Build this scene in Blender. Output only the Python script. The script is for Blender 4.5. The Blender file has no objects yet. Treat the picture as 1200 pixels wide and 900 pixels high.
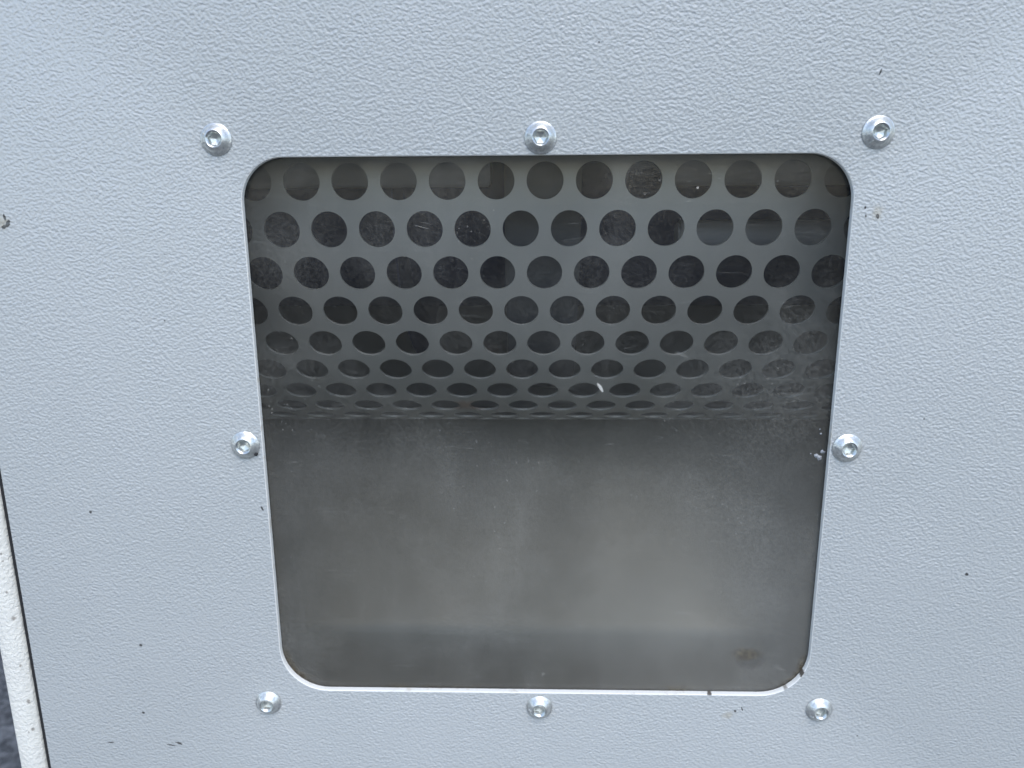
import bpy, bmesh, math, random
from mathutils import Vector
R = math.radians
random.seed(7)
scene = bpy.context.scene
col = scene.collection

# ---------------------------------------------------------------- camera
cam_d = bpy.data.cameras.new('camera')
cam = bpy.data.objects.new('camera', cam_d); col.objects.link(cam)
cam.location = (-0.00361, -0.29858, 0.09793)
cam.rotation_euler = (1.335273, 0.005889, 0.027144)
cam_d.sensor_width = 36; cam_d.lens = 27.0
cam_d.clip_start = 0.01; cam_d.clip_end = 2000
cam_d.dof.use_dof = True
cam_d.dof.focus_distance = 0.302
cam_d.dof.aperture_fstop = 12.0
scene.camera = cam

# ---------------------------------------------------------------- light
SUN = Vector((0.15, -0.58, 0.80)).normalized()          # direction towards the veiled sun
world = bpy.data.worlds.new('World'); scene.world = world; world.use_nodes = True
wn = world.node_tree
sky = wn.nodes.new('ShaderNodeTexSky'); sky.sky_type = 'NISHITA'; sky.sun_disc = False
sky.sun_elevation = math.asin(SUN.z); sky.sun_rotation = math.atan2(SUN.x, SUN.y)
sky.air_density = 1.0; sky.dust_density = 1.0; sky.ozone_density = 1.0
bgn = wn.nodes['Background']; bgn.inputs['Strength'].default_value = 0.15
wn.links.new(sky.outputs[0], bgn.inputs[0])
sd = bpy.data.lights.new('sun', 'SUN'); sd.energy = 0.72; sd.angle = R(40); sd.color = (1, 0.97, 0.92)
sun = bpy.data.objects.new('sun', sd); col.objects.link(sun)
sun.rotation_euler = SUN.to_track_quat('Z', 'Y').to_euler()
scene.view_settings.view_transform = 'Standard'
scene.view_settings.look = 'None'
scene.view_settings.exposure = 0.78
scene.view_settings.gamma = 1.0
scene.render.engine = 'CYCLES'
scene.cycles.max_bounces = 12; scene.cycles.transparent_max_bounces = 12

# ---------------------------------------------------------------- node helpers
class NT:
    def __init__(s, name):
        s.m = bpy.data.materials.new(name); s.m.use_nodes = True
        s.t = s.m.node_tree; s.n = s.t.nodes; s.l = s.t.links
        s.bsdf = s.n['Principled BSDF']; s.out = s.n['Material Output']
        s.co = s.n.new('ShaderNodeTexCoord').outputs['Object']
    def set(s, sock, v):
        if isinstance(v, bpy.types.NodeSocket): s.l.new(v, sock)
        else: sock.default_value = v
    def math(s, op, a, b=0.0, c=None, clamp=False):
        n = s.n.new('ShaderNodeMath'); n.operation = op; n.use_clamp = clamp
        s.set(n.inputs[0], a); s.set(n.inputs[1], b)
        if c is not None: s.set(n.inputs[2], c)
        return n.outputs[0]
    def map(s, loc=(0, 0, 0), sc=(1, 1, 1), rot=(0, 0, 0), v=None):
        n = s.n.new('ShaderNodeMapping'); s.l.new(v or s.co, n.inputs[0])
        n.inputs['Location'].default_value = loc; n.inputs['Scale'].default_value = sc
        n.inputs['Rotation'].default_value = rot
        return n.outputs[0]
    def noise(s, scale, detail=2, rough=.5, dist=0, v=None, out=0):
        n = s.n.new('ShaderNodeTexNoise'); s.l.new(v or s.co, n.inputs['Vector'])
        n.inputs['Scale'].default_value = scale; n.inputs['Detail'].default_value = detail
        n.inputs['Roughness'].default_value = rough; n.inputs['Distortion'].default_value = dist
        return n.outputs[out]
    def vor(s, scale, v=None, feature='F1'):
        n = s.n.new('ShaderNodeTexVoronoi'); n.feature = feature
        s.l.new(v or s.co, n.inputs['Vector']); n.inputs['Scale'].default_value = scale
        return n.outputs[0]
    def ramp(s, f, a, b, lo=0.0, hi=1.0):
        n = s.n.new('ShaderNodeMapRange'); n.interpolation_type = 'SMOOTHSTEP'
        s.set(n.inputs[0], f); n.inputs[1].default_value = a; n.inputs[2].default_value = b
        n.inputs[3].default_value = lo; n.inputs[4].default_value = hi
        return n.outputs[0]
    def mix(s, f, a, b):
        n = s.n.new('ShaderNodeMix'); n.data_type = 'RGBA'
        s.set(n.inputs[0], f)
        for k, v in ((6, a), (7, b)):
            if isinstance(v, tuple): v = tuple(v) + ((1,) if len(v) == 3 else ())
            s.set(n.inputs[k], v)
        return n.outputs[2]
    def bump(s, h, dist, strength=1, nrm=None):
        n = s.n.new('ShaderNodeBump'); n.inputs['Distance'].default_value = dist
        n.inputs['Strength'].default_value = strength
        s.l.new(h, n.inputs['Height'])
        if nrm: s.l.new(nrm, n.inputs['Normal'])
        return n.outputs[0]
    def p(s, **k):
        for a, v in k.items():
            a = a.replace('_', ' ')
            if isinstance(v, tuple) and len(v) == 3: v = v + (1,)
            s.set(s.bsdf.inputs[a], v)
        return s.m
    # an elliptical blot in the XZ plane with a ragged rim -> 0..1 mask
    def blot(s, x, z, rx, rz, ang=0, wob=None, soft=.35, amount=1.0):
        v = s.map(loc=(0, 0, 0), v=s.sub(x, z))
        r = s.n.new('ShaderNodeVectorRotate'); r.rotation_type = 'Y_AXIS'
        s.l.new(v, r.inputs['Vector']); r.inputs['Angle'].default_value = ang
        sp = s.n.new('ShaderNodeSeparateXYZ'); s.l.new(r.outputs[0], sp.inputs[0])
        a = s.math('DIVIDE', sp.outputs[0], rx); b = s.math('DIVIDE', sp.outputs[2], rz)
        d = s.math('SQRT', s.math('ADD', s.math('MULTIPLY', a, a), s.math('MULTIPLY', b, b)))
        if wob is not None: d = s.math('ADD', d, wob)
        return s.ramp(d, 1 + soft, 1 - soft, 0, amount)
    def sub(s, x, z):
        n = s.n.new('ShaderNodeVectorMath'); n.operation = 'SUBTRACT'
        s.l.new(s.co, n.inputs[0]); n.inputs[1].default_value = (x, 0, z)
        return n.outputs[0]

def wobble(t, scale, amp):
    return t.math('MULTIPLY', t.math('SUBTRACT', t.noise(scale, 3, .6), .5), amp)

# -------------------------------------------------------------- materials
def mat_panel():
    t = NT('textured_grey_paint')
    big = t.noise(14, 2)
    h1 = t.noise(880, .5, .45, .15, v=t.map(sc=(.9, 1, 1.12), rot=(0, R(25), 0)))
    h2 = t.noise(560, .5, .5, .4, v=t.map(loc=(3, 1, 2), sc=(.8, 1, 1.2), rot=(0, R(-12), 0)))
    h = t.math('ADD', t.ramp(h1, .20, .80), t.math('MULTIPLY', t.ramp(h2, .18, .82), .6))
    h = t.math('MULTIPLY', h, t.ramp(t.noise(55, 2), .25, .75, .82, 1.1))
    n1 = t.bump(h, PANEL_BUMP)
    n2 = t.bump(t.noise(7, 2), .0018, 1, n1)
    w = wobble(t, 1400, 1.3)
    w2 = wobble(t, 500, 1.8)
    base = t.mix(t.ramp(big, .3, .7), (.512, .532, .522), (.520, .538, .529))
    grime = t.math('MULTIPLY', t.ramp(t.noise(38, 4, .65, v=t.map(sc=(1, 1, .6))), .5, .8), .10)
    base = t.mix(grime, base, (.40, .41, .40))
    # yellowish smudges
    ye = t.math('MAXIMUM', t.blot(.1252, .0925, .0019, .0024, 0, w2, .6, .4), t.blot(.0825, -.1243, .0024, .0016, .3, w2, .6, .38))
    ye = t.math('MAXIMUM', ye, t.blot(-.2100, .0905, .0032, .0022, 0, w2, .6, .5))
    base = t.mix(ye, base, (.42, .36, .24))
    dark = None
    for a in ((.1255, .0910, .0006, .0010, .4), (.1206, .0944, .0004, .0005, 0), (.1211, .0912, .0004, .0005, 0),
              (.1213, .1420, .0003, .0012, -.3), (.0856, -.1222, .0006, .0006, 0), (.0885, -.1212, .0003, .0009, .3),
              (-.1652, -.1426, .0016, .0005, -.35), (-.1690, -.1436, .0022, .0003, -.2), (-.1910, -.0296, .0006, .0006, 0),
              (-.1770, -.0926, .0007, .0006, 0), (-.1799, -.1268, .0006, .0006, 0), (.1775, -.0554, .0007, .0007, 0),
              (-.1969, -.1427, .0014, .0003, -.1), (-.1175, -.0275, .0004, .0011, .4), (-.2073, .0900, .0008, .0016, -.5),
              (-.2090, .0888, .0010, .0007, .6), (-.2082, .0925, .0005, .0012, .2), (.0200, .1530, .0003, .0003, 0),
              (-.150, .052, .0003, .0003, 0), (.152, .012, .0003, .0004, 0), (.140, -.134, .0003, .0003, 0)):
        b = t.blot(a[0], a[1], a[2], a[3], a[4], w, .3, .92)
        dark = b if dark is None else t.math('MAXIMUM', dark, b)
    base = t.mix(dark, base, (.030, .026, .022))
    return t.p(Base_Color=base, Roughness=t.ramp(big, .2, .8, .42, .52), Normal=n2, Specular_IOR_Level=.7, Coat_Weight=1.0, Coat_Roughness=.24, Coat_Normal=n2)

def mat_edge():
    t = NT('white_edge_paint')
    w = wobble(t, 700, 1.6)
    base = (.93, .92, .86)
    d = t.blot(.0744, -.1136, .0009, .0016, -.7, w, .3, .9)
    for a in ((.1135, -.1035, .0042, .0012, -.85, .92), (.1065, -.1105, .0030, .0008, -.5, .55)):
        d = t.math('MAXIMUM', d, t.blot(a[0], a[1], a[2], a[3], a[4], w, .3, a[5]))
    # grime collected along the lower edge
    sp = t.n.new('ShaderNodeSeparateXYZ'); t.l.new(t.co, sp.inputs[0])
    g = t.math('MULTIPLY', t.ramp(t.noise(160, 3, .6), .56, .72), .45)
    base = t.mix(g, base, (.50, .42, .28))
    base = t.mix(d, base, (.06, .045, .03))
    return t.p(Base_Color=base, Roughness=.45, Normal=t.bump(t.noise(400, 2), .0001))

def mat_post():
    t = NT('white_post_paint')
    w = wobble(t, 900, 1.8)
    base = t.mix(t.ramp(t.noise(60, 3), .4, .7), (.90, .88, .80), (.85, .83, .76))
    d = None
    for a in ((-0.2334, -.0495, .0005, .0006, 0), (-0.2332, -.0530, .0004, .0004, 0), (-0.2337, -.0677, .0005, .0006, 0),
              (-0.2330, -.0805, .0010, .0009, 0), (-0.2334, -.1040, .0005, .0007, 0), (-0.2328, -.1225, .0007, .0013, .2),
              (-0.2330, -.1370, .0007, .0009, 0), (-.2345, -.1380, .0004, .0005, 0), (-0.2332, -.0200, .0006, .0008, 0)):
        b = t.blot(a[0], a[1], a[2] * .8, a[3] * .9, a[4], w, .6, .6)
        d = b if d is None else t.math('MAXIMUM', d, b)
    base = t.mix(d, base, (.10, .055, .03))
    h = t.ramp(t.noise(650, 1.5, .5, .5), .30, .70)
    return t.p(Base_Color=base, Roughness=.42, Normal=t.bump(h, .00020))

def mat_zinc():
    t = NT('zinc_plated_steel')
    n = t.noise(900, 3, .6)
    base = t.mix(t.ramp(n, .35, .65), (.86, .86, .82), (.64, .65, .62))
    return t.p(Base_Color=base, Metallic=.75, Roughness=t.ramp(n, .3, .7, .28, .42),
               Normal=t.bump(t.noise(1500, 3, .6), .00012))

def mat_socket():
    t = NT('socket_steel')
    n = t.noise(1200, 2)
    base = t.mix(n, (.58, .60, .58), (.76, .78, .75))
    return t.p(Base_Color=base, Metallic=.9, Roughness=.33, Normal=t.bump(n, .0001))

def mat_screen():
    t = NT('perforated_steel')
    n = t.noise(9, 3); f = t.noise(400, 3, .6, v=t.map(sc=(.15, 1, 1)))
    base = t.mix(t.ramp(n, .3, .7), (.305, .292, .268), (.372, .358, .330))
    rust = t.math('MULTIPLY', t.blot(-.0382, -.0065, .011, .0035, 0, wobble(t, 260, 1.4), .6), .55)
    base = t.mix(rust, base, (.26, .13, .07))
    r = t.ramp(t.noise(16, 3), .3, .7, .42, .55)
    return t.p(Base_Color=base, Metallic=.25, Roughness=r, Normal=t.bump(f, .00004))

def mat_chute():
    t = NT('brushed_sheet_steel')
    n = t.noise(20, 3, .5, 0, v=t.map(loc=(.4, 0, .3), sc=(1, .3, .3)))
    f = t.noise(260, 3, .6, v=t.map(sc=(.2, 1, 1)))
    base = t.mix(t.ramp(n, .32, .68), (.088, .082, .066), (.125, .116, .094))
    base = t.mix(t.blot(.125, -.100, .090, .100, 0, wobble(t, 14, 1.1), .8, .75), base, (.200, .186, .150))  # brighter base colour paints the light on the sheet's lower right
    base = t.mix(t.blot(-.035, -.052, .022, .022, 0, wobble(t, 30, 1.2), .7, .5), base, (.078, .074, .062))  # dark reflection on the sheet, painted into the base colour
    base = t.mix(t.blot(.012, -.085, .020, .022, 0, wobble(t, 30, 1.2), .7, .45), base, (.078, .074, .062))  # second dark reflection, painted the same way
    st = t.blot(.1065, -.1305, .0062, .0040, .1, wobble(t, 190, 1.1), .5, .95)
    base = t.mix(st, base, (.022, .017, .012))
    r = t.ramp(t.noise(11, 3), .3, .7, .34, .52)
    return t.p(Base_Color=base, Metallic=.2, Roughness=r, Normal=t.bump(f, .00006))

def mat_pane():
    t = NT('scuffed_clear_plastic')
    sp = t.n.new('ShaderNodeSeparateXYZ'); t.l.new(t.co, sp.inputs[0])
    X, Z = sp.outputs[0], sp.outputs[2]
    cloud = t.noise(17, 4, .6, .4)
    streak = t.noise(60, 3, .6, v=t.map(sc=(1, 1, .10)))
    fine = t.noise(800, 3, .6)
    right = t.ramp(X, -.02, .11, 0, 1)
    haze = t.math('ADD', PANE_HAZE, t.math('MULTIPLY', t.ramp(cloud, .42, .72), .040))
    haze = t.math('ADD', haze, t.math('MULTIPLY', t.ramp(streak, .5, .75), .016))
    haze = t.math('ADD', haze, t.math('MULTIPLY', right, t.math('MULTIPLY', t.ramp(t.noise(22, 3), .35, .65, .2, 1), .028)))
    haze = t.math('ADD', haze, t.math('MULTIPLY', t.ramp(t.noise(30, 3), .35, .65, .3, 1), t.math('MULTIPLY', t.ramp(X, -.05, -.115, 0, 1), .028)))
    haze = t.math('MULTIPLY', haze, t.ramp(fine, .28, .72, .62, 1.4))
    haze = t.math('ADD', haze, t.math('MULTIPLY', t.ramp(Z, .025, -.018, 0, .070), t.ramp(t.noise(26, 3, .55), .3, .7, .8, 1.15)))  # extra film over the lower pane, added to lighten the dim sheet behind
    # dust specks, in drifts
    area = t.ramp(t.noise(24, 3, .6), .44, .66)
    v1 = t.vor(420); v2 = t.vor(900, v=t.map(loc=(4, 2, 7)))
    sel = t.ramp(t.noise(210, 0), .54, .66)
    d1 = t.math('MULTIPLY', t.math('MULTIPLY', t.ramp(v1, .20, .10), sel), t.math('MULTIPLY', area, .15))
    d2 = t.math('MULTIPLY', t.ramp(v2, .20, .08), t.math('MULTIPLY', area, .09))
    haze = t.math('ADD', haze, t.math('ADD', d1, d2))
    # fine scratches
    for i, (ro, sc) in enumerate(((.5, 26), (-.7, 34), (1.35, 30))):
        s_ = t.noise(sc, 1, .5, .3, v=t.map(loc=(i * 3, 0, i), rot=(0, ro, 0), sc=(.25, 1, 9)))
        th = t.ramp(t.math('ABSOLUTE', t.math('SUBTRACT', s_, .5)), .006, .0, 0, .06)
        th = t.math('MULTIPLY', th, t.ramp(t.noise(45, 2, v=t.map(loc=(i * 5, 1, 1))), .52, .66))
        haze = t.math('ADD', haze, th)
    haze = t.math('ADD', haze, t.blot(.080, -.088, .060, .050, -.3, wobble(t, 22, 1.1), .75, .075))  # pale film patch imitating the brighter light at the lower right
    w = wobble(t, 900, 1.4)
    for a in ((.0234, .0240, .0022, .0006, -1.0, .75), (.0586, .1019, .0005, .0004, .3, .5), (-.0467, .0878, .0030, .0002, -.25, .22),
              (-.0450, .0893, .0030, .00015, -.2, .16),
              (.0002, -.1075, .0021, .0026, 0, .13), (.0008, -.1070, .0008, .0010, 0, .22),
              (-.0270, .0010, .0004, .0010, .2, .16),
              (.0555, .0375, .0030, .0007, -.4, .12),
              (.0590, -.1100, .0012, .0004, 0, .2)):
        haze = t.math('MAXIMUM', haze, t.blot(a[0], a[1], a[2], a[3], a[4], w, .4, a[5]))
    haze = t.math('MINIMUM', haze, 1.0)
    # brown dirt creeping in from the rim
    ax = t.math('SUBTRACT', t.math('ABSOLUTE', t.math('SUBTRACT', X, .0005)), .1155)
    az = t.math('SUBTRACT', t.math('MULTIPLY', Z, -1.0), .1140)
    near_b = t.ramp(t.math('ADD', az, t.math('MULTIPLY', t.noise(170, 3, .6), .004)), -.0010, .0012)
    # corner distance
    cx = t.math('MAXIMUM', t.math('SUBTRACT', t.math('ABSOLUTE', t.math('SUBTRACT', X, .0005)), .0955), 0.0)
    cz = t.math('MAXIMUM', t.math('SUBTRACT', t.math('MULTIPLY', Z, -1.0), .0942), 0.0)
    rr = t.math('SQRT', t.math('ADD', t.math('MULTIPLY', cx, cx), t.math('MULTIPLY', cz, cz)))
    rr = t.math('ADD', rr, t.math('MULTIPLY', t.math('SUBTRACT', t.noise(130, 4, .65), .5), .008))
    rim = t.math('MULTIPLY', t.ramp(rr, .0168, .0215), t.ramp(cz, .0, .006))
    rim = t.math('MULTIPLY', rim, t.ramp(t.noise(300, 3, .6), .30, .62, .25, .8))
    rim = t.math('MULTIPLY', rim, t.math('MAXIMUM', t.ramp(t.noise(40, 2, v=t.map(loc=(5, 0, 2))), .5, .66), t.ramp(cx, .004, .014)))
    rim = t.math('MAXIMUM', rim, t.blot(.0896, -.0962, .0052, .0027, .1, wobble(t, 230, 1.2), .6, .42))
    film = t.n.new('ShaderNodeBsdfDiffuse'); t.set(film.inputs[0], (.76, .74, .67, 1))
    dirt = t.n.new('ShaderNodeBsdfDiffuse')
    t.set(dirt.inputs[0], t.mix(t.ramp(t.noise(600, 2), .4, .6), (.20, .16, .09), (.07, .05, .03)))
    tr = t.n.new('ShaderNodeBsdfTransparent'); tr.inputs[0].default_value = (.93, .95, .945, 1)
    gl = t.n.new('ShaderNodeBsdfGlossy'); gl.inputs['Roughness'].default_value = .13
    fr = t.n.new('ShaderNodeFresnel'); fr.inputs[0].default_value = 1.49
    def mx(f, a, b):
        n = t.n.new('ShaderNodeMixShader'); t.set(n.inputs[0], f); t.l.new(a, n.inputs[1]); t.l.new(b, n.inputs[2]); return n.outputs[0]
    s = mx(t.math('MULTIPLY', fr.outputs[0], .38), tr.outputs[0], gl.outputs[0])
    s = mx(haze, s, film.outputs[0])
    s = mx(rim, s, dirt.outputs[0])
    t.l.new(s, t.out.inputs['Surface']); t.n.remove(t.bsdf)
    return t.m

def mat_inner():
    t = NT('dark_interior_paint')
    return t.p(Base_Color=t.mix(t.noise(20, 3), (.26, .27, .28), (.34, .35, .36)), Roughness=.7)
def mat_block():
    t = NT('grey_inner_casting')
    return t.p(Base_Color=t.mix(t.noise(40, 3), (.20, .20, .21), (.30, .30, .31)), Roughness=.6)
def mat_drumhub():
    t = NT('sky_tinted_navy')
    return t.p(Base_Color=(.008, .016, .062, 1), Roughness=.6)  # navy puts the bluish sky reflection of the holes into the hub colour
def mat_disc():
    t = NT('dull_rotor_paint')
    return t.p(Base_Color=t.mix(t.noise(40, 3), (.06, .063, .07), (.10, .10, .105)), Roughness=.55)
def mat_ground():
    t = NT('worn_asphalt')
    a = t.noise(70, 5, .7); b = t.noise(14, 4); v = t.vor(110)
    base = t.mix(t.ramp(a, .38, .62), (.035, .036, .038), (.21, .21, .21))
    base = t.mix(t.math('MULTIPLY', t.ramp(v, .35, .1), .6), base, (.30, .29, .28))
    base = t.mix(t.ramp(b, .4, .65, 0, .4), base, (.04, .038, .04))
    return t.p(Base_Color=base, Roughness=.9, Normal=t.bump(a, .01))
def mat_black():
    t = NT('matte_black')
    return t.p(Base_Color=(.02, .02, .022), Roughness=.6)

PANEL_BUMP = .00016
PANE_HAZE = .018
M = dict(panel=mat_panel(), edge=mat_edge(), post=mat_post(), zinc=mat_zinc(), socket=mat_socket(), screen=mat_screen(),
         chute=mat_chute(), pane=mat_pane(), inner=mat_inner(), block=mat_block(), ground=mat_ground(), black=mat_black(),
         hub=mat_drumhub(), disc=mat_disc())

# ---------------------------------------------------------------- object helpers
def obj(name, bm, mats, parent=None, smooth=False, sharp=35):
    me = bpy.data.meshes.new(name)

    bm.to_mesh(me); bm.free()
    for m in (mats if isinstance(mats, (list, tuple)) else [mats]): me.materials.append(m)
    if smooth:
        me.polygons.foreach_set('use_smooth', [True] * len(me.polygons))
        me.set_sharp_from_angle(angle=R(sharp))
    o = bpy.data.objects.new(name, me); col.objects.link(o)
    if parent: o.parent = parent
    return o
def thing(name, label, cat, loc=(0, 0, 0), group=None):
    o = bpy.data.objects.new(name, None); o.empty_display_size = .02; col.objects.link(o); o.location = loc
    o['label'] = label; o['category'] = cat
    if group: o['group'] = group
    return o
def box(bm, x0, x1, y0, y1, z0, z1, mi=0):
    vs = [bm.verts.new((x, y, z)) for x in (x0, x1) for y in (y0, y1) for z in (z0, z1)]
    for f in ((0, 1, 3, 2), (4, 6, 7, 5), (0, 4, 5, 1), (2, 3, 7, 6), (0, 2, 6, 4), (1, 5, 7, 3)):
        bm.faces.new([vs[i] for i in f]).material_index = mi
def box_bm(*a, bevel=0):
    bm = bmesh.new(); box(bm, *a)
    if bevel: bmesh.ops.bevel(bm, geom=bm.edges[:], offset=bevel, segments=2, affect='EDGES')
    bmesh.ops.recalc_face_normals(bm, faces=bm.faces[:])
    return bm

# ---------------------------------------------------------------- ground
bm = bmesh.new()
G = -.92
bmesh.ops.create_grid(bm, x_segments=4, y_segments=4, size=600)
bmesh.ops.translate(bm, verts=bm.verts, vec=(0, 0, G))
ground = obj('ground', bm, M['ground']); ground['kind'] = 'structure'

# ---------------------------------------------------------------- cabinet with its window
PX0, PX1, PZ0, PZ1 = -.2268, .52, -.55, .60
OX0, OX1, OZ0, OZ1 = -.1150, .1161, -.1142, .1140
T = .0026
cabinet = thing('machine_cabinet', 'pale grey textured metal machine cabinet with a screwed-on rounded square window', 'cabinet')

def opening_loop(grow=0.0, seg=14):
    pts = []
    for cx, cz, r, a0 in ((OX1, OZ1, .0172, 0), (OX0, OZ1, .0168, 90), (OX0, OZ0, .0205, 180), (OX1, OZ0, .0205, 270)):
        sx = 1 if cx > 0 else -1; sz = 1 if cz > 0 else -1
        ccx, ccz = cx - sx * r, cz - sz * r
        for k in range(seg + 1):
            a = R(a0 + 90 * k / seg)
            pts.append((ccx + (r + grow) * math.cos(a), ccz + (r + grow) * math.sin(a)))
        # points along the straight run that follows
    out = []
    for i, p in enumerate(pts):
        q = pts[(i + 1) % len(pts)]
        out.append(p)
        if math.hypot(q[0] - p[0], q[1] - p[1]) > .05:
            for k in range(1, 12):
                u = k / 12; out.append((p[0] + (q[0] - p[0]) * u, p[1] + (q[1] - p[1]) * u))
    return out

bm = bmesh.new()
b = .0005                                                   # paint-softened rim
rows = [(b, 0.0), (b * .55, b * .10), (b * .2, b * .38), (0.0, b), (0.0, T)]
loops = []
for g, y in rows:
    loops.append([bm.verts.new((x, y, z)) for x, z in opening_loop(g)])
n = len(loops[0])
for a in range(len(loops) - 1):
    for i in range(n):
        f = bm.faces.new((loops[a][i], loops[a][(i + 1) % n], loops[a + 1][(i + 1) % n], loops[a + 1][i]))
        f.material_index = 1 if a >= 1 else 0
cxm, czm = (OX0 + OX1) / 2, (OZ0 + OZ1) / 2
outer = []
for v in loops[0]:
    dx, dz = v.co.x - cxm, v.co.z - czm
    tt = min(((PX1 - cxm) / dx if dx > 0 else (PX0 - cxm) / dx) if abs(dx) > 1e-6 else 1e9,
             ((PZ1 - czm) / dz if dz > 0 else (PZ0 - czm) / dz) if abs(dz) > 1e-6 else 1e9)
    outer.append(Vector((cxm + dx * tt, 0, czm + dz * tt)))
for c in ((PX0, PZ0), (PX0, PZ1), (PX1, PZ0), (PX1, PZ1)):
    k = min(range(n), key=lambda i: (outer[i].x - c[0]) ** 2 + (outer[i].z - c[1]) ** 2)
    outer[k] = Vector((c[0], 0, c[1]))
ov = [bm.verts.new(c) for c in outer]
rv = [bm.verts.new((c.x + (.0006 if c.x == PX0 else 0) * 0, .0, c.z)) for c in outer]
for i in range(n):
    j = (i + 1) % n
    bm.faces.new((loops[0][j], loops[0][i], ov[i], ov[j]))
bk = [bm.verts.new((c.x, .018, c.z)) for c in outer]       # folded return flange
for i in range(n):
    j = (i + 1) % n
    bm.faces.new((ov[j], ov[i], bk[i], bk[j]))
for v in rv: bm.verts.remove(v)
bmesh.ops.recalc_face_normals(bm, faces=bm.faces[:])
obj('front_panel', bm, [M['panel'], M['edge']], cabinet, True, 50)

# the shell behind the front
bm = bmesh.new()
D = .42
for a in ((PX0, PX0 + .0015, .0185, D, PZ0, PZ1), (PX1 - .0015, PX1, .0185, D, PZ0, PZ1),
          (PX0 + .0016, PX1 - .0016, .0185, D, PZ1 - .0015, PZ1), (PX0 + .0016, PX1 - .0016, .0185, D, PZ0, PZ0 + .0015),
          (PX0, PX1, D + .0002, D + .0017, PZ0, PZ1)):
    box(bm, *a)
bmesh.ops.recalc_face_normals(bm, faces=bm.faces[:])
obj('inner_shell', bm, M['inner'], cabinet)

# transparent pane, clamped behind the sheet
bm = bmesh.new()
vs = [bm.verts.new((x, T + .0008, z)) for x, z in ((-.1260, -.1330), (.1270, -.1330), (.1270, .1330), (-.1260, .1330))]
bm.faces.new(vs)
pane = obj('window_pane', bm, M['pane'], cabinet)

# eight button head screws
def screw_meshes(seg=40):
    prof = [(.0050, -.0002), (.0050, .0003), (.00590, .00038), (.00592, .00055), (.00578, .00068), (.00545, .00084), (.0051, .00110), (.0046, .00175),
            (.0040, .00245), (.0034, .00292), (.0031, .00305)]
    bm = bmesh.new(); prev = None
    for r, h in prof:
        ring = [bm.verts.new((r * math.cos(2 * math.pi * k / seg), -h, r * math.sin(2 * math.pi * k / seg))) for k in range(seg)]
        if prev:
            for k in range(seg): bm.faces.new((prev[k], prev[(k + 1) % seg], ring[(k + 1) % seg], ring[k]))
        prev = ring
    bmesh.ops.recalc_face_normals(bm, faces=bm.faces[:])
    head = bm
    bm = bmesh.new()
    def ring(r, h, hexa):
        out = []
        for k in range(seg + 2 if False else 36):
            a = 2 * math.pi * k / 36
            rr = r
            if hexa:
                m_ = (a % (math.pi / 3)) - math.pi / 6
                rr = r * math.cos(math.pi / 6) / math.cos(m_)
            out.append(bm.verts.new((rr * math.cos(a), -h, rr * math.sin(a))))
        return out
    rs = [ring(.0031, .00305, 0), ring(.00285, .0029, 0), ring(.0025, .00235, 1), ring(.00238, .0021, 1), ring(.00235, .0006, 1), ring(.0010, .0002, 0), ring(.0001, .0000, 0)]
    for a, b_ in zip(rs, rs[1:]):
        for k in range(36): bm.faces.new((a[k], a[(k + 1) % 36], b_[(k + 1) % 36], b_[k]))
    bmesh.ops.recalc_face_normals(bm, faces=bm.faces[:])
    for f in bm.faces:
        pass
    return head, bm
def dome_h(r):
    P = [(.0031, .00305), (.0034, .00292), (.0040, .00245), (.0046, .00175), (.0051, .00110), (.00545, .00084), (.00590, .00025)]
    for (r0, h0), (r1, h1) in zip(P, P[1:]):
        if r0 <= r <= r1: return h0 + (h1 - h0) * (r - r0) / (r1 - r0)
    return .003
def grade_mesh():
    # the strength grade struck on the head
    bm = bmesh.new()
    def blob(cx, cz, rx, rz, w=.00016):
        N = 14; rings = []
        for rr, up in ((-1, -.00004), (-.4, .00019), (.4, .00019), (1, -.00004)):
            ring = []
            for k in range(N):
                a = 2 * math.pi * k / N
                x = cx + (rx + rr * w) * math.cos(a); z = cz + (rz + rr * w) * math.sin(a)
                ring.append(bm.verts.new((x, -(dome_h(math.hypot(x, z)) + up), z)))
            rings.append(ring)
        for a, b_ in zip(rings, rings[1:]):
            for k in range(N): bm.faces.new((a[k], a[(k + 1) % N], b_[(k + 1) % N], b_[k]))
    for ang in (168, 208):                                   # two figures 8 at the left of the head
        c, s = math.cos(R(ang)), math.sin(R(ang))
        blob(4.15e-3 * c, 4.15e-3 * s, .00024, .00022); blob(4.78e-3 * c, 4.78e-3 * s, .00028, .00026)
    c, s = math.cos(R(188)), math.sin(R(188)); blob(4.9e-3 * c, 4.9e-3 * s, .00008, .00008, .00006)
    bmesh.ops.recalc_face_normals(bm, faces=bm.faces[:])
    return bm

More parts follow.
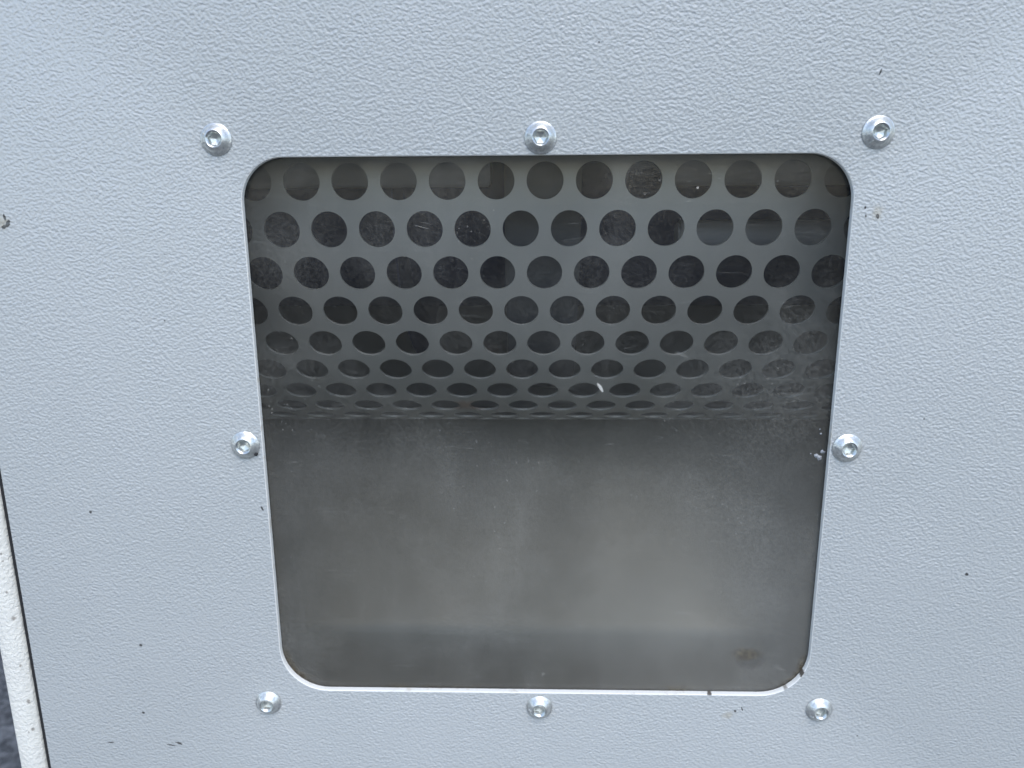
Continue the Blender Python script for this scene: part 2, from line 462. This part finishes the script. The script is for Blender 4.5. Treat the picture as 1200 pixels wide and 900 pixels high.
head_bm, sock_bm = screw_meshes()
SC = [((-.1225, .1206), 12, .4), ((-.0010, .1203), 0, .1), ((.1225, .1212), -25, .9), ((-.1220, .0005), 40, .2),
      ((.1227, 0.0), -5, .6), ((-.1222, -.1205), 70, .15), ((-.0008, -.1212), 20, .5), ((.1220, -.1207), -50, .8)]
scr0 = obj('screw', head_bm, M['zinc'], cabinet, True, 60)
soc0 = obj('socket', sock_bm, M['socket'], scr0, True, 30)
mark0 = obj('grade_mark', grade_mesh(), M['zinc'], scr0, True, 70)
for i, ((x, z), rot, tl) in enumerate(SC):
    if i == 0: s, k_, g = scr0, soc0, mark0
    else:
        s = scr0.copy(); col.objects.link(s); s.parent = cabinet
        k_ = soc0.copy(); col.objects.link(k_); k_.parent = s
        g = mark0.copy(); col.objects.link(g); g.parent = s
    s.location = (x, 0, z)
    s.rotation_euler = (R(1.2 * (tl - .5)), R(rot), R(1.5 * (.5 - tl)))
    s.scale = (1, 1, 1) if i not in (5, 6, 7) else (.97, 1, .97)

# cracked plastic by the right-hand middle screw
def shard_bm(cx, cz, r, h, seed):
    rnd = random.Random(seed); bm = bmesh.new(); N = 7
    ring = [bm.verts.new((cx + r * rnd.uniform(.5, 1.2) * math.cos(2 * math.pi * k / N), 0, cz + r * rnd.uniform(.5, 1.2) * math.sin(2 * math.pi * k / N))) for k in range(N)]
    top = bm.verts.new((cx + rnd.uniform(-.3, .3) * r, -h, cz + rnd.uniform(-.3, .3) * r))
    for k in range(N): bm.faces.new((ring[k], ring[(k + 1) % N], top))
    return bm
t_ = NT('crazed_white_plastic')
M['chip'] = t_.p(Base_Color=t_.mix(t_.noise(1500, 3), (.16, .17, .18), (.62, .64, .66)), Roughness=.3)
for i, (x, z, r) in enumerate(((.1122, -.0046, .0011), (.1134, -.0056, .0015), (.1146, -.0030, .0011), (.1098, -.0038, .0004),
                               (.1133, .0047, .0006), (.1126, .0066, .0003))):
    c = obj('plastic_chip', shard_bm(x, z, r, .0006, i), M['chip'], cabinet)
    c.location.y = T + .00078
# a crumb of dirt jammed under the left-hand middle screw
bm = bmesh.new(); bmesh.ops.create_icosphere(bm, subdivisions=2, radius=.0009)
for v in bm.verts: v.co *= random.uniform(.75, 1.2)
c = obj('dirt_crumb', bm, M['black'], cabinet); c.location = (-.1178, -.0006, -.0033)

# ---------------------------------------------------------------- perforated cylinder screen
YC, ZC, RR, P = .16669, .10586, .13669, .02032
meas = [-.0016, -.1461, -.2876, -.4240, -.5597, -.6930, -.8310, -.9705, -1.1124]
def rowang(k):
    if k < 0: return meas[0] - .1405 * k
    if k > 8: return meas[8] - .139 * (k - 8)
    return meas[k]
HR = P * .378
TH = .0010
screen = thing('perforated_screen', 'dark grey perforated steel drum curving away behind the upper window', 'perforated screen')
NS = 32
def cyl(x, a, r): return (x, YC - r * math.cos(a), ZC + r * math.sin(a))
bm = bmesh.new()
K0, K1 = -6, 9
for k in range(K0, K1 + 1):
    a = rowang(k); hi = (rowang(k - 1) + a) / 2; lo = (a + rowang(k + 1)) / 2
    x0 = .0012 + (P / 2 if k % 2 else 0)
    for i in range(-10, 11):
        xc = x0 + i * P
        rings = {}
        for key, r in (('f', RR), ('b', RR - TH)):
            inn, out = [], []
            for s in range(NS):
                th = 2 * math.pi * s / NS + math.pi / NS * 0
                c, sn = math.cos(th), math.sin(th)
                m_ = max(abs(c), abs(sn)); ex, ez = c / m_, sn / m_
                ax = xc + ex * P / 2
                aa = a + (ez * (hi - a) if ez > 0 else -ez * (lo - a))
                inn.append(bm.verts.new(cyl(xc + HR * c, a + HR * sn / RR, r)))
                out.append(bm.verts.new(cyl(ax, aa, r)))
            rings[key] = (inn, out)
        for s in range(NS):
            j = (s + 1) % NS
            fi, fo = rings['f']; bi, bo = rings['b']
            bm.faces.new((fi[s], fi[j], fo[j], fo[s]))
            bm.faces.new((bi[j], bi[s], bo[s], bo[j]))
            bm.faces.new((fi[j], fi[s], bi[s], bi[j]))
bmesh.ops.remove_doubles(bm, verts=bm.verts[:], dist=1e-5)
obj('perforated_sheet', bm, M['screen'], screen, True, 40)
bm = bmesh.new()                                             # plain remainder of the drum shell and the end rings
segs = 40
def shell(a0, a1, xa, xb, r):
    prev = None
    for s in range(segs + 1):
        a = a0 + (a1 - a0) * s / segs
        cur = [bm.verts.new(cyl(xa, a, r)), bm.verts.new(cyl(xb, a, r))]
        if prev: bm.faces.new((prev[0], prev[1], cur[1], cur[0]))
        prev = cur
shell((rowang(K0) + rowang(K0 - 1)) / 2, 2.6, -.2155, .2255, RR)
shell((rowang(K1) + rowang(K1 + 1)) / 2, 2.6 - 2 * math.pi, -.2155, .2255, RR)
obj('drum_shell', bm, M['screen'], screen, True, 40)
for sx in (-.2165, .2265):
    bm = bmesh.new()
    for k in range(64):
        a, b_ = 2 * math.pi * k / 64, 2 * math.pi * (k + 1) / 64
        q = [bm.verts.new(cyl(sx + dx, aa, r)) for dx in (-.004, .004) for aa, r in ((a, RR + .004), (b_, RR + .004), (b_, RR - .012), (a, RR - .012))]
        for f in ((0, 1, 2, 3), (4, 7, 6, 5), (0, 4, 5, 1), (2, 6, 7, 3)): bm.faces.new([q[i] for i in f])
    bmesh.ops.remove_doubles(bm, verts=bm.verts[:], dist=1e-6)
    bmesh.ops.recalc_face_normals(bm, faces=bm.faces[:])
    obj('end_ring', bm, M['screen'], screen)

# ---------------------------------------------------------------- what shows through the holes
rotor = thing('inner_rotor', 'dull grey rotor blades and dark hub seen only through the round holes', 'rotor', (0, YC, ZC))
def part(name, a, m, rx=0, bevel=.001):
    o = obj(name, box_bm(*a, bevel=bevel), m, rotor); o.rotation_euler.x = rx; return o
from mathutils import Matrix
def rod(name, x0, x1, y, z, r, m, seg=32):
    bm = bmesh.new()
    bmesh.ops.create_cone(bm, cap_ends=True, segments=seg, radius1=r, radius2=r, depth=x1 - x0)
    bmesh.ops.rotate(bm, verts=bm.verts, cent=(0, 0, 0), matrix=Matrix.Rotation(R(90), 3, 'Y'))
    bmesh.ops.translate(bm, verts=bm.verts, vec=((x0 + x1) / 2, y, z))
    bmesh.ops.bevel(bm, geom=[e for e in bm.edges if len(e.link_faces) == 2 and e.calc_face_angle(0) > 1], offset=min(.001, r * .3), segments=2, affect='EDGES')
    return obj(name, bm, m, rotor, True)
rod('beater_bar', -.170, -.0225, -.112, .006, .0085, M['block'])
rod('beater_bar', .055, .172, -.112, .006, .0085, M['block'])
rod('beater_bar', .062, .172, -.104, -.0240, .0065, M['block'])
rod('rotor_disc', -.0165, .0175, 0, 0, .118, M['disc'], 96)
rod('rotor_disc', -.0700, -.0690, 0, 0, .100, M['hub'], 96)
bm = bmesh.new()
bmesh.ops.create_cone(bm, cap_ends=True, segments=48, radius1=.070, radius2=.070, depth=.42)
bmesh.ops.rotate(bm, verts=bm.verts, cent=(0, 0, 0), matrix=Matrix.Rotation(R(90), 3, 'Y'))
obj('hub', bm, M['hub'], rotor, True)

# ---------------------------------------------------------------- smooth chute under the screen
chute = thing('metal_chute', 'smooth dull grey sheet metal chute below the perforated screen', 'chute')
prof = [(.400, -.0300), (.1505, -.0306), (.0600, -.1125), (.0578, -.1148), (.0562, -.1172), (.0551, -.1200), (.0480, -.147), (.043, -.179), (.041, -.24)]
bm = bmesh.new()
NX = 24
rowsv = []
fine = []
for (y0, z0), (y1, z1) in zip(prof, prof[1:]):
    m_ = 10 if math.hypot(y1 - y0, z1 - z0) > .03 else 1
    for s in range(m_): fine.append((y0 + (y1 - y0) * s / m_, z0 + (z1 - z0) * s / m_))
fine.append(prof[-1])
for y, z in fine:
    rowsv.append([bm.verts.new((-.2 + .42 * i / NX, y + .0011 * math.sin(i * .9 + z * 30) * (1 if y > .06 else .2), z)) for i in range(NX + 1)])
for a, b_ in zip(rowsv, rowsv[1:]):
    for i in range(NX): bm.faces.new((a[i], a[i + 1], b_[i + 1], b_[i]))
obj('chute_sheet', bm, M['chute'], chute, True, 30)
for x0, x1 in ((-.2015, -.2005), (.2205, .2215)):
    obj('side_plate', box_bm(x0, x1, .030, .40, -.24, .06), M['chute'], chute)

# ---------------------------------------------------------------- white corner post at the left
postt = thing('corner_post', 'white painted steel corner post with rust specks left of the grey panel', 'post')
sec = [(-.2411, .0400), (-.2411, .0006), (-.2409, .0002), (-.2405, .0), (-.2348, .0), (-.2342, .0002), (-.2330, .0009), (-.2313, .0020), (-.2309, .0024), (-.2306, .0032), (-.2305, .0045), (-.2305, .0400)]
bm = bmesh.new()
lo_, hi_ = [bm.verts.new((x, y, G)) for x, y in sec], [bm.verts.new((x, y, .8)) for x, y in sec]
for i in range(len(sec)):
    j = (i + 1) % len(sec); bm.faces.new((lo_[i], lo_[j], hi_[j], hi_[i]))
bm.faces.new(lo_); bm.faces.new(hi_)
bmesh.ops.recalc_face_normals(bm, faces=bm.faces[:])
obj('post_section', bm, M['post'], postt, True, 40)
bm = box_bm(-.23045, -.22695, .0030, .030, PZ0, PZ1)  # black strip added so the gap beside the panel shows dark
obj('dark_gap_strip', bm, M['black'], postt)
